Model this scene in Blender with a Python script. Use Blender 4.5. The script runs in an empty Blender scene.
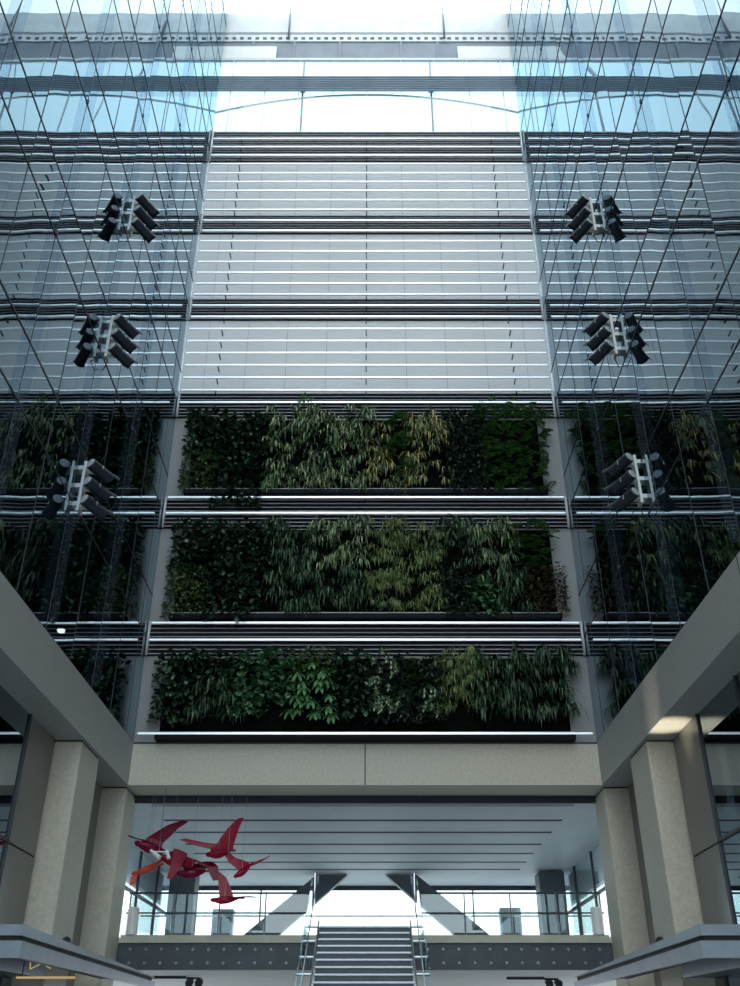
import bpy, math, random
from mathutils import Vector, Matrix
C = bpy.context.scene.collection
PI = math.pi
R = math.radians

# ------------------------------------------------------------------ helpers
class MB:
    """collects faces and links them as one mesh object"""
    def __init__(self): self.v = []; self.f = []; self.m = []; self.mi = 0
    def add(self, vs, fs):
        o = len(self.v); self.v += [tuple(p) for p in vs]
        for f in fs: self.f.append([i + o for i in f]); self.m.append(self.mi)
    def box(self, x0, x1, y0, y1, z0, z1, bev=0.0):
        if bev <= 0:
            vs = [(x, y, z) for z in (z0, z1) for y in (y0, y1) for x in (x0, x1)]
            self.add(vs, [(0,2,3,1),(4,5,7,6),(0,1,5,4),(2,6,7,3),(0,4,6,2),(1,3,7,5)])
            return self
        # chamfered along the vertical and horizontal edges
        b = bev; vs = []
        for (z, s) in ((z0, b), (z0 + b, 0), (z1 - b, 0), (z1, b)):
            a0, a1, c0, c1 = x0 + s, x1 - s, y0 + s, y1 - s
            vs += [(a0+b,c0,z),(a1-b,c0,z),(a1,c0+b,z),(a1,c1-b,z),(a1-b,c1,z),(a0+b,c1,z),(a0,c1-b,z),(a0,c0+b,z)]
        fs = []
        for k in range(3):
            for i in range(8):
                j = (i + 1) % 8; fs.append((k*8+i, k*8+j, k*8+8+j, k*8+8+i))
        fs.append(tuple(range(7, -1, -1))); fs.append(tuple(range(24, 32)))
        self.add(vs, fs); return self
    def bar(self, p, q, w, h, up=(0,0,1)):
        p = Vector(p); q = Vector(q); d = (q - p).normalized(); u = Vector(up)
        if abs(d.dot(u)) > .98: u = Vector((0,1,0))
        s = d.cross(u).normalized(); t = s.cross(d)
        vs = [c + s*a*w/2 + t*b*h/2 for c in (p, q) for (a, b) in ((-1,-1),(1,-1),(1,1),(-1,1))]
        self.add(vs, [(0,1,2,3),(7,6,5,4),(0,4,5,1),(1,5,6,2),(2,6,7,3),(3,7,4,0)]); return self
    def tube(self, pts, r, n=10, cap=True):
        pts = [Vector(p) for p in pts]
        rs = r if isinstance(r, (list, tuple)) else [r]*len(pts)
        vs = []; prev = None
        for i, p in enumerate(pts):
            d = (pts[min(i+1, len(pts)-1)] - pts[max(i-1, 0)]).normalized()
            if prev is None:
                a = Vector((0,0,1)) if abs(d.z) < .9 else Vector((1,0,0))
                s = d.cross(a).normalized()
            else: s = (prev - d*prev.dot(d)).normalized()
            prev = s; t = d.cross(s)
            for k in range(n):
                an = 2*PI*k/n; vs.append(p + (s*math.cos(an) + t*math.sin(an))*rs[i])
        fs = []
        for i in range(len(pts)-1):
            for k in range(n):
                j = (k+1) % n; fs.append((i*n+k, i*n+j, (i+1)*n+j, (i+1)*n+k))
        if cap: fs.append(tuple(range(n-1, -1, -1))); fs.append(tuple((len(pts)-1)*n + k for k in range(n)))
        self.add(vs, fs); return self
    def prism(self, poly, axis, a, b):
        """poly = 2d outline, extruded along axis from a to b"""
        n = len(poly); vs = []
        for t in (a, b):
            for (p, q) in poly:
                vs.append({'x': (t, p, q), 'y': (p, t, q), 'z': (p, q, t)}[axis])
        fs = [tuple(range(n-1, -1, -1)), tuple(range(n, 2*n))]
        for i in range(n): j = (i+1) % n; fs.append((i, j, n+j, n+i))
        self.add(vs, fs); return self
    def build(self, name, mats, parent=None, loc=None, smooth=False):
        me = bpy.data.meshes.new(name); me.from_pydata(self.v, [], self.f); me.update()
        mats = mats if isinstance(mats, (list, tuple)) else [mats]
        for m in mats: me.materials.append(m)
        if len(mats) > 1: me.polygons.foreach_set('material_index', self.m)
        if smooth: me.polygons.foreach_set('use_smooth', [True]*len(self.f))
        o = bpy.data.objects.new(name, me); C.objects.link(o)
        if parent: o.parent = parent
        if loc: o.location = loc
        return o

def tag(o, label=None, cat=None, group=None, kind=None):
    if label: o['label'] = label
    if cat: o['category'] = cat
    if group: o['group'] = group
    if kind: o['kind'] = kind
    return o
def thing(name, label, cat, loc=(0,0,0), rz=0, group=None):
    o = bpy.data.objects.new(name, None); o.empty_display_size = .2; C.objects.link(o)
    o.location = loc; o.rotation_euler = (0,0,rz)
    return tag(o, label, cat, group)
def struct(o): o['kind'] = 'structure'; return o
def dup(root, loc, rz=None, label=None, group=None):
    r = root.copy(); C.objects.link(r); r.location = loc
    if rz is not None: r.rotation_euler = (0,0,rz)
    if label: r['label'] = label
    if group: r['group'] = group
    for ch in list(root.children):
        c = ch.copy(); C.objects.link(c); c.parent = r
        for g in list(ch.children):
            d = g.copy(); C.objects.link(d); d.parent = c
    return r

# ------------------------------------------------------------------ materials
def mat(name):
    m = bpy.data.materials.new(name); m.use_nodes = True
    nt = m.node_tree; nt.nodes.clear()
    out = nt.nodes.new('ShaderNodeOutputMaterial')
    return m, nt, out
def pb(name, col, rough=.5, metal=0.0, spec=.5, noise=None, bump=None, alpha=None, island=None):
    """principled; noise=(scale, amount), bump=(scale, strength)"""
    m, nt, out = mat(name); N = nt.nodes; L = nt.links
    b = N.new('ShaderNodeBsdfPrincipled'); L.new(b.outputs[0], out.inputs[0])
    b.inputs['Base Color'].default_value = (*col, 1); b.inputs['Roughness'].default_value = rough
    b.inputs['Metallic'].default_value = metal; b.inputs['Specular IOR Level'].default_value = spec
    tc = N.new('ShaderNodeTexCoord')
    if noise:
        n = N.new('ShaderNodeTexNoise'); n.inputs['Scale'].default_value = noise[0]; n.inputs['Detail'].default_value = 5
        L.new(tc.outputs['Object'], n.inputs['Vector'])
        r = N.new('ShaderNodeValToRGB'); L.new(n.outputs['Fac'], r.inputs['Fac'])
        a = noise[1]
        r.color_ramp.elements[0].position = .3; r.color_ramp.elements[1].position = .7
        r.color_ramp.elements[0].color = (*[c*(1-a) for c in col], 1)
        r.color_ramp.elements[1].color = (*[min(1, c*(1+a)) for c in col], 1)
        L.new(r.outputs[0], b.inputs['Base Color'])
    if island:
        g = N.new('ShaderNodeNewGeometry'); r = N.new('ShaderNodeValToRGB')
        L.new(g.outputs['Random Per Island'], r.inputs['Fac'])
        els = r.color_ramp.elements
        while len(els) < len(island): els.new(.5)
        for i, c in enumerate(island):
            els[i].position = i/(len(island)-1); els[i].color = (*c, 1)
        L.new(r.outputs[0], b.inputs['Base Color'])
    if bump:
        n2 = N.new('ShaderNodeTexNoise'); n2.inputs['Scale'].default_value = bump[0]; n2.inputs['Detail'].default_value = 4
        L.new(tc.outputs['Object'], n2.inputs['Vector'])
        bp = N.new('ShaderNodeBump'); bp.inputs['Strength'].default_value = bump[1]; bp.inputs['Distance'].default_value = .01
        L.new(n2.outputs['Fac'], bp.inputs['Height']); L.new(bp.outputs[0], b.inputs['Normal'])
    return m
def glass(name, tint, refl, f0, f1, rough=0.0, haze=0.0, hazecol=(.6,.75,.85)):
    """thin architectural glass: transparent tint + mirror reflection that rises towards grazing"""
    m, nt, out = mat(name); N = nt.nodes; L = nt.links
    t = N.new('ShaderNodeBsdfTransparent'); t.inputs[0].default_value = (*tint, 1)
    g = N.new('ShaderNodeBsdfGlossy'); g.inputs['Color'].default_value = (*refl, 1); g.inputs['Roughness'].default_value = rough
    lw = N.new('ShaderNodeLayerWeight'); lw.inputs['Blend'].default_value = .5
    pw = N.new('ShaderNodeMath'); pw.operation = 'POWER'; pw.inputs[1].default_value = 3.0
    L.new(lw.outputs['Facing'], pw.inputs[0])
    mr = N.new('ShaderNodeMapRange'); mr.inputs['To Min'].default_value = f0; mr.inputs['To Max'].default_value = f1
    L.new(pw.outputs[0], mr.inputs['Value'])
    mx = N.new('ShaderNodeMixShader'); L.new(mr.outputs[0], mx.inputs[0]); L.new(g.outputs[0], mx.inputs[2])
    if haze:
        d = N.new('ShaderNodeBsdfDiffuse'); d.inputs[0].default_value = (*hazecol, 1)
        m2 = N.new('ShaderNodeMixShader'); m2.inputs[0].default_value = haze
        L.new(t.outputs[0], m2.inputs[1]); L.new(d.outputs[0], m2.inputs[2]); L.new(m2.outputs[0], mx.inputs[1])
    else: L.new(t.outputs[0], mx.inputs[1])
    L.new(mx.outputs[0], out.inputs[0])
    return m
def frosted(name, col, trans, fac):
    """frosted glass sheet: diffuse white face, lets daylight through, faint gloss"""
    m, nt, out = mat(name); N = nt.nodes; L = nt.links
    d = N.new('ShaderNodeBsdfPrincipled'); d.inputs['Base Color'].default_value = (*col, 1); d.inputs['Roughness'].default_value = .22
    t = N.new('ShaderNodeBsdfTranslucent'); t.inputs[0].default_value = (*trans, 1)
    tc = N.new('ShaderNodeTexCoord'); n = N.new('ShaderNodeTexNoise'); n.inputs['Scale'].default_value = .35; n.inputs['Detail'].default_value = 3
    L.new(tc.outputs['Object'], n.inputs['Vector'])
    r = N.new('ShaderNodeValToRGB'); L.new(n.outputs['Fac'], r.inputs['Fac'])
    r.color_ramp.elements[0].position = .35; r.color_ramp.elements[1].position = .7
    r.color_ramp.elements[0].color = (*[c*.93 for c in col], 1); r.color_ramp.elements[1].color = (*[min(1, c*1.05) for c in col], 1)
    L.new(r.outputs[0], d.inputs['Base Color'])
    mx = N.new('ShaderNodeMixShader'); mx.inputs[0].default_value = fac
    L.new(d.outputs[0], mx.inputs[1]); L.new(t.outputs[0], mx.inputs[2]); L.new(mx.outputs[0], out.inputs[0])
    return m
def emit(name, col, s):
    m, nt, out = mat(name); e = nt.nodes.new('ShaderNodeEmission'); e.inputs[0].default_value = (*col, 1); e.inputs[1].default_value = s
    nt.links.new(e.outputs[0], out.inputs[0]); return m
def acrylic(name, col):
    m, nt, out = mat(name); N = nt.nodes; L = nt.links
    b = N.new('ShaderNodeBsdfPrincipled'); b.inputs['Base Color'].default_value = (*col, 1); b.inputs['Roughness'].default_value = .25
    t = N.new('ShaderNodeBsdfTranslucent'); t.inputs[0].default_value = (*col, 1)
    mx = N.new('ShaderNodeMixShader'); mx.inputs[0].default_value = .5
    L.new(b.outputs[0], mx.inputs[1]); L.new(t.outputs[0], mx.inputs[2])
    tr = N.new('ShaderNodeBsdfTransparent'); tr.inputs[0].default_value = (.95,.25,.3, 1)
    m2 = N.new('ShaderNodeMixShader'); m2.inputs[0].default_value = .16
    L.new(mx.outputs[0], m2.inputs[1]); L.new(tr.outputs[0], m2.inputs[2]); L.new(m2.outputs[0], out.inputs[0])
    return m

M = {}
M['stone']   = pb('cream granite', (.56,.54,.45), .6, noise=(14, .10), bump=(60, .12))
M['stoneg']  = pb('grey granite', (.40,.41,.40), .6, noise=(14, .10), bump=(60, .12))
M['pier']    = pb('polished taupe granite', (.20,.20,.18), .3, noise=(16, .12))
M['joint']   = pb('black joint sealant', (.012,.014,.018), .7, noise=(8, .1))
M['frame']   = pb('dark anodised frame', (.035,.042,.055), .4, .4, noise=(6, .1))
M['louvre']  = pb('grey louvre blade', (.40,.41,.45), .6, .1, noise=(5, .06))
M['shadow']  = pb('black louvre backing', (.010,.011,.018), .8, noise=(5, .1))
M['tube']    = pb('satin white metal', (.97,.97,.98), .33, .75, noise=(3, .02))
M['bracket'] = pb('charcoal bracket', (.05,.05,.06), .5, .3, noise=(6, .1))
M['post']    = pb('pale grey post', (.55,.57,.60), .4, .3, noise=(4, .05))
M['frost']   = frosted('frosted glass panel', (.53,.56,.575), (.64,.665,.69), .5)
M['seam']    = pb('panel seam', (.30,.30,.33), .6, noise=(4, .05))
M['curtain'] = glass('reflective curtain glass', (.16,.20,.25), (.68,.83,.91), .155, 1.0)
M['fin']     = glass('blue tinted glass fin', (.92,.95,.98), (.80,.88,.95), .0, .05, haze=.05, hazecol=(.13,.17,.23))
M['clerestory'] = glass('tinted clerestory glazing', (.66,.76,.80), (.9,.96,1), .05, .6)
M['clear']   = glass('clear glazing', (.93,.97,.98), (.9,.96,1), .05, .8)
M['bal']     = glass('balustrade glass', (.86,.94,.93), (.9,.96,1), .07, .8)
M['shop']    = glass('dark shop glass', (.10,.12,.14), (.7,.8,.85), .22, 1.0)
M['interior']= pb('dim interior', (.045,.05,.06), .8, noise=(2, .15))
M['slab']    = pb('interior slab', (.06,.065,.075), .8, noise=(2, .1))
M['trough']  = pb('shaded steel trough', (.010,.012,.017), .8, 0, .2, noise=(4, .1))  # near black, the shade on the trough is put into its colour
M['tray']    = pb('pale tray lip', (.30,.31,.33), .45, .3, noise=(4, .08))
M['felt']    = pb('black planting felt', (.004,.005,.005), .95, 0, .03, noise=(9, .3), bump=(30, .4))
M['slat']    = pb('pale ceiling board', (.50,.54,.57), .5, noise=(1.5, .06))
M['gap']     = pb('dark ceiling gap', (.03,.035,.05), .8, noise=(4, .1))
M['plaster'] = pb('pale plaster', (.66,.69,.70), .7, noise=(2, .05))
M['girder']  = pb('riveted grey steel', (.055,.075,.09), .5, .2, noise=(3, .15))
M['rivet']   = pb('rivet steel', (.34,.38,.40), .4, .5, noise=(6, .1))
M['edge']    = pb('cream slab edge', (.50,.50,.42), .6, noise=(5, .08))
M['steel']   = pb('brushed steel', (.55,.60,.64), .3, .9, noise=(10, .06))
M['tread']   = pb('blue grey stair steel', (.22,.28,.33), .45, .3, noise=(7, .12))
M['nosing']  = pb('pale step nosing', (.42,.48,.53), .35, .5, noise=(7, .06))
M['brace']   = pb('dark brace steel', (.07,.09,.11), .5, .3, noise=(3, .12))
M['column']  = pb('dark slate column', (.06,.08,.09), .5, noise=(3, .15))
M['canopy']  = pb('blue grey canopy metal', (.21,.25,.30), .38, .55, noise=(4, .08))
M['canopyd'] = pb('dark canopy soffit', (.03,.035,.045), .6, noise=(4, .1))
M['white']   = pb('white enamel', (.78,.82,.82), .4, noise=(4, .03))
M['can']     = pb('black lamp housing', (.022,.028,.042), .42, .2, noise=(6, .15))
M['cap']     = pb('grey lamp end cap', (.45,.50,.55), .4, .2, noise=(6, .08))
M['lens']    = pb('lamp lens', (.05,.06,.07), .1, noise=(6, .1))
M['rail']    = pb('silver aluminium rail', (.62,.64,.60), .4, .4, noise=(6, .06))
M['red']     = acrylic('red acrylic', (.42,.008,.05))
M['dred']    = acrylic('deep red acrylic', (.26,.006,.05))
M['orange']  = acrylic('orange red acrylic', (.80,.16,.08))
M['wire']    = pb('steel wire', (.25,.25,.27), .4, .6, noise=(6, .1))
M['floor']   = pb('grey stone paving', (.42,.43,.43), .55, noise=(2, .08))
M['roof']    = pb('grey roof steel', (.62,.66,.69), .6, .1, noise=(1.2, .12))
M['roofd']   = pb('blue grey roof steel', (.22,.26,.31), .6, .1, noise=(1.2, .12))
M['lamp']    = emit('lamp glow', (1,.93,.75), 9)
M['strip']   = emit('yellow light strip', (1,.74,.34), .45)
def leafmat(name, cols, rough=.35):
    m = pb(name, cols[0], rough, island=[tuple(c*1.6 for c in q) for q in cols], spec=.32); return m
M['l_dark']  = leafmat('dark glossy leaf', [(.006,.016,.011),(.012,.032,.018),(.045,.10,.05)], .16)
M['l_small'] = leafmat('small olive leaf', [(.02,.05,.015),(.05,.09,.03),(.10,.13,.05)], .4)
M['l_strap'] = leafmat('grey green strap leaf', [(.012,.03,.014),(.03,.06,.025),(.10,.16,.07),(.24,.28,.15)], .35)
M['l_yel']   = leafmat('yellowing strap leaf', [(.02,.035,.018),(.05,.08,.035),(.15,.17,.07),(.36,.27,.08)], .4)
M['l_fern']  = leafmat('bright fern leaf', [(.012,.04,.014),(.04,.11,.03),(.15,.32,.08)], .45)
M['l_bush']  = leafmat('near black leaf', [(.010,.02,.014),(.018,.032,.022),(.03,.045,.03)], .45)
M['l_grass'] = leafmat('olive grass leaf', [(.02,.04,.015),(.07,.11,.035),(.16,.20,.07)], .4)
M['l_deep']  = leafmat('deep green strap leaf', [(.005,.014,.008),(.012,.034,.014),(.05,.10,.045)], .35)
M['l_round'] = leafmat('mid green round leaf', [(.02,.06,.025),(.04,.10,.045),(.06,.13,.06)], .3)
M['l_lobe']  = leafmat('large lobed leaf', [(.05,.13,.05),(.07,.17,.07)], .35)
M['l_var']   = leafmat('white edged leaf', [(.04,.09,.035),(.16,.23,.13),(.27,.32,.23)], .4)
M['l_redd']  = leafmat('reddish leaf', [(.02,.025,.012),(.06,.032,.02),(.03,.05,.02)], .4)
M['stem']    = pb('plant stem', (.04,.05,.02), .6, noise=(10, .2))

W = 6.22            # half width of the atrium
YE = 25.0           # end wall plane

# ------------------------------------------------------------------ ground, street, far building parts
struct(MB().box(-60, 60, -60, 120, -.3, 0).build('floor', M['floor']))

# ------------------------------------------------------------------ end wall: panels, louvre bands, tubes
bands = [(31.48,33.24), (27.55,28.52), (23.36,24.36), (19.21,20.24), (15.12,16.17), (11.04,12.05)]
ordn = ['topmost','second','third','fourth','fifth','lowest']
zones = [(28.52,31.48), (24.36,27.55), (20.24,23.36), (16.17,19.21), (12.05,15.12), (8.61,11.04)]
for i, (a, b) in enumerate(zones):
    w = MB().box(-W, W, 0, .05, a, b).build('wall_end', M['frost'], loc=(0, YE, 0)); struct(w)
    s = MB()
    for k in range(-4, 5):
        if k: s.box(k*1.36-.008, k*1.36+.008, -.004, 0, a, b)
    s.build('seam', M['seam'], w)
struct(MB().box(-7.4, 7.4, YE+.12, YE+.5, 8.61, 20.2).build('wall_back', M['interior']))

bandwhere = ['just under the high clerestory windows', 'between the two upper rows of frosted panels', 'above the lowest row of frosted panels',
             'behind the top of the uppermost planter', 'between the uppermost and middle planters', 'between the middle and lowest planters']
for i, (a, b) in enumerate(bands):
    t = thing('louvre_band', 'dark grey louvre band %s' % bandwhere[i], 'louvre', (0, YE, a), group='louvre bands of the end wall')
    h = b - a
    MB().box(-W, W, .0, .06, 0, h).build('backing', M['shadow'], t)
    n = max(7, round(h/.125)); m = MB()
    for k in range(n):
        z = (k+.5)*h/n
        m.prism([(-.10, z-.035), (-.005, z+.012), (-.005, z+.030), (-.10, z-.010)], 'x', -W+.06, W-.06)
    m.build('louvre_blades', M['louvre'], t)
    for s in (-1, 1):
        MB().tube([(s*(W-.05), -.09, 0), (s*(W-.05), -.09, h)], .045, 8).build('corner_post', M['post'], t, smooth=True)

# tubes: one built, the rest copied
tube_z = [32.44,31.96,31.48, 30.98,30.46,29.97,29.49,28.98,28.46, 27.91,27.39, 26.85,26.34,25.82,25.30,24.78,24.27, 23.76,23.25,
          22.70,22.17,21.65,21.13,20.61,20.09, 19.60, 16.02,15.47, 11.90,11.39, 8.74]
places = (['in the louvre band under the clerestory']*3 + ['on the uppermost row of frosted panels']*6 + ['in the louvre band below the uppermost panels']*2
          + ['on the middle row of frosted panels']*6 + ['in the louvre band below the middle panels']*2 + ['on the lowest row of frosted panels']*6
          + ['over the louvres right above the uppermost planter'] + ['right under the uppermost planter', 'just above the middle planter',
          'right under the middle planter', 'just above the lowest planter', 'right under the lowest planter, over the cream beam'])
cnt = {}
for p in places: cnt[p] = cnt.get(p, 0) + 1
seen = {}; nth = ['first','second','third','fourth','fifth','sixth']
def tube_label(p):
    seen[p] = seen.get(p, 0) + 1
    if cnt[p] == 1: return 'bright horizontal metal bar ' + p
    return '%s bright horizontal metal bar from the top %s' % (nth[seen[p]-1], p)
YT = 24.65
t0 = thing('sunshade_bar', tube_label(places[0]), 'metal bar', (0, YT, tube_z[0]), group='horizontal bars of the end wall')
HW = W-.17
MB().box(-HW, HW, -.03, .03, -.028, .028).build('bar', M['tube'], t0)
for x in (-4.95, 0, 4.95):
    MB().box(x-.016, x+.016, .03, YE-YT-.002, -.025, .025).build('bracket_arm', M['bracket'], t0)
for z, p in list(zip(tube_z, places))[1:]:
    dup(t0, (0, YT, z), label=tube_label(p))

# clerestory
w = MB().box(-W, W, 0, .02, 33.24, 37.94).build('window_1', M['clerestory'], loc=(0, YE, 0)); struct(w)
m = MB()
for k in range(-4, 5): m.box(k*1.42-.012, k*1.42+.012, -.02, .04, 33.24, 37.94)
m.box(-W, W, -.03, .05, 37.9, 37.97); m.box(-W, W, -.03, .05, 33.24, 33.30)
m.build('window_frame', M['post'], w)
t = thing('louvre_band', 'thin blue-grey louvre band across the middle of the clerestory glass', 'louvre', (0, YE, 35.74))
m = MB()
for k in range(7): m.prism([(-.16, k*.145-.01), (-.03, k*.145+.05), (-.03, k*.145+.085), (-.16, k*.145+.02)], 'x', -W, W)
m.build('louvre_blades', M['roofd'], t)
for x in (-2.72, 2.72):
    t = thing('roof_strut', 'slim dark vertical strut behind the clerestory glass, %s side' % ('left' if x < 0 else 'right'), 'strut', (x, YE+.4, 33.2))
    MB().tube([(0,0,0),(0,0,5.1)], .045, 8).build('strut_tube', M['roofd'], t, smooth=True)
    MB().box(-.10, .10, -.05, .05, 3.15, 3.30).build('clamp', M['roofd'], t)
# arched tie beam behind the clerestory
pts = []
for k in range(25):
    x = -6.32 + 12.64*k/24; pts.append((x, 0, 1.15*(1-(x/6.32)**2)))
t = MB().tube(pts, .045, 8).build('arched_tie', M['post'], loc=(0, YE+.4, 35.0), smooth=True)
tag(t, 'shallow curved roof tie arching behind the clerestory glass', 'roof tie')
struct(MB().box(-7.4, 7.4, YE+.06, YE+.6, 33.0, 33.2).build('trim_5', M['roof']))
for x in (-6.4, 6.4): struct(MB().box(x-.08, x+.08, YE+.3, YE+.5, 33.2, 38.36).build('trim_6', M['post']))
# roof edge beam
t = thing('roof_beam', 'grey steel roof edge beam above the clerestory, below white sky', 'beam', (0, 25.3, 38.35))
MB().box(-7.6, 7.6, 0, .32, 1.9, 3.5, .10).build('beam_box', M['roof'], t)
m = MB()
m.box(-7.6, 7.6, .05, .1, 1.42, 1.52); m.box(-7.6, 7.6, .05, .1, 1.72, 1.9)
k = -7.5
while k < 7.5: m.box(k, k+.17, .05, .1, 1.52, 1.72); k += .34
m.build('perforated_plate', M['roof'], t)
MB().box(-7.6, 7.6, .10, .15, .06, 1.9).build('lower_web', M['roofd'], t)
MB().box(-7.6, 7.6, .03, .10, .10, .22).build('lower_flange', M['roof'], t)
for x in (-5.0, -3.2, -1.2, 1.5, 3.1):
    MB().box(x-.05, x+.05, .03, .10, .22, 1.42).build('stiffener', M['roofd'], t)
for (x0, x1, n) in ((-6.5,-3.95,'left'), (3.95,6.35,'right')):
    o = MB().box(0, x1-x0, 0, .04, 0, .85, .01).build('roof_panel', M['white'], loc=(x0, 25.22, 38.38))
    tag(o, 'plain white panel hung under the %s end of the roof edge beam' % n, 'panel')
for x, n in ((-3.45,'left'), (3.4,'right')):
    o = MB().tube([(0,0,0),(0,0,3.3)], [.05,.02], 8).build('roof_hanger', M['roofd'], loc=(x, 25.15, 39.7), smooth=True)
    tag(o, 'thin hanger rod crossing the roof edge beam, %s of the two' % n, 'rod')

# ------------------------------------------------------------------ side curtain walls
transoms = [8.61]
z = 11.6
while z < 42: transoms += [z, z+1.3]; z += 4.1
transoms = [t for t in transoms if t <= 41.2] + [42.0]
ymin, pitch = -7.4, 1.75
ys = [25.0] + [24.1 - pitch*k for k in range(19)]
random.seed(4)
def pane(m, y0, y1, z0, z1, s, g=.010):
    """one glass sheet, very slightly tilted and pillowed like real toughened glass"""
    ty = random.uniform(-1, 1)*.0022; tz = random.uniform(-1, 1)*.0022
    bow = random.uniform(.0006, .0028)*random.choice((1, 1, -1)); n = 8; ph = random.uniform(0, 6); wv = random.uniform(.0002,.0005)
    a0, a1, b0, b1 = y0+g, y1-g, z0+g, z1-g; vs = []; fs = []
    for j in range(n+1):
        for i in range(n+1):
            u = i/n; v = j/n
            d = ty*(u-.5)*(a1-a0) + tz*(v-.5)*(b1-b0) + bow*16*u*(1-u)*v*(1-v) + wv*math.sin(u*9+ph)*math.sin(v*3.0)
            vs.append((s*(W + d*1.0), a0+(a1-a0)*u, b0+(b1-b0)*v))
    for j in range(n):
        for i in range(n):
            q = j*(n+1)+i; f = (q, q+1, q+n+2, q+n+1); fs.append(f if s < 0 else f[::-1])
    m.add(vs, fs)
wn = 2
for s in (-1, 1):
    for k in range(len(transoms)-1):
        z0, z1 = transoms[k], transoms[k+1]
        m = MB()
        for a, b in zip(ys[1:], ys[:-1]): pane(m, a, b, z0, z1, s)
        w = m.build('window_%d' % wn, M['curtain'], smooth=True); struct(w); wn += 1
        f = MB()
        f.box(s*W-.012, s*W+.012, ys[-1], 25.0, z1-.015, z1+.015)
        f.build('transom', M['frame'], w)
        f = MB()
        for a in ys[1:-1]: f.box(s*W-.009, s*W+.009, a-.005, a+.005, z0+.022, z1-.022)
        f.build('mullions', M['frame'], w)
    side = 'left' if s < 0 else 'right'
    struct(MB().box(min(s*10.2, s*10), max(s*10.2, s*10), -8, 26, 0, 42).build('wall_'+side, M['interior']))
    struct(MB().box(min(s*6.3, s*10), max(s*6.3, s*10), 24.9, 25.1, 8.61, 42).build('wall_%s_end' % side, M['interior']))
    sl = MB()
    z = 11.75
    while z < 42: sl.box(min(s*6.34, s*10), max(s*6.34, s*10), -8, 24.9, z, z+1.0); z += 4.1
    sl.box(min(s*6.34, s*10), max(s*6.34, s*10), -8, 24.9, 41.9, 42.1)
    struct(sl.build('trim_%d' % (1 if s < 0 else 2), M['slab']))
    # glass fins standing off the curtain wall
    for q, y in enumerate((20.6, 17.1, 13.6, 10.1)):
        where = ['beyond the spotlights', 'just before the spotlights', 'second before the spotlights', 'at the picture edge'][q]
        t = thing('glass_fin', 'tall pale blue glass fin on the %s curtain wall, %s' % (side, where), 'glass fin', (s*W, y, 8.7), group='glass fins of the curtain walls')
        h = 33.2
        MB().box(min(-s*.03, -s*.19), max(-s*.03, -s*.19), -.010, .010, 0, h).build('fin_sheet', M['fin'], t)
        mm = MB(); zz = 2.9
        while zz < h: mm.box(-.03, .03, -.02, .02, zz, zz+.12); zz += 4.1
        mm.build('fin_clamps', M['frame'], t)

# ------------------------------------------------------------------ stone beams and columns
ZB, ZT = 7.48, 8.61
for s in (-1, 1):
    side = 'left' if s < 0 else 'right'
    t = thing('stone_beam', 'long pale stone beam under the %s curtain wall' % side, 'beam', (s*W, 9, ZB))
    MB().box(min(0, s*.95), max(0, s*.95), -17, 17.6, 0, ZT-ZB).build('beam_body', M['stoneg'], t)
    m = MB()
    for y in (4.9, -1.1, -7): m.box(-.004, .004, y-.01, y+.01, .0, ZT-ZB)
    m.build('joints', M['joint'], t)
    for q, (y0, y1, x0, x1, wh) in enumerate(((25.2,26.4,6.3,7.0,'at the inner corner of the atrium'), (20.8,22.3,6.3,6.98,'nearest the camera'))):
        x0, x1 = (s*x1, s*x0) if s < 0 else (x0, x1)
        o = thing('stone_column', '%s square cream stone column %s, standing under the %s beam' % ('rear' if q == 0 else 'front', wh, side), 'column', ((x0+x1)/2, (y0+y1)/2, 0), group='stone columns')
        hx, hy = (x1-x0)/2, (y1-y0)/2
        MB().box(-hx, hx, -hy, hy, 0, ZB-.03, .02).build('shaft', M['stone'], o)
        MB().box(-hx+.02, hx-.02, -hy+.02, hy-.02, ZB-.03, ZB).build('shadow_joint', M['joint'], o)
t = thing('stone_beam', 'cream stone cross beam below the lowest planter, above the passage', 'beam', (0, YE, ZB))
MB().box(-W, W, 0, 1.2, 0, ZT-ZB-.05).build('beam_body', M['stone'], t)
MB().box(-W, W, -.01, 1.2, ZT-ZB-.05, ZT-ZB).build('capping', M['frame'], t)
MB().box(-.014, .014, -.004, .004, 0, ZT-ZB-.06).build('joint', M['joint'], t)

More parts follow.
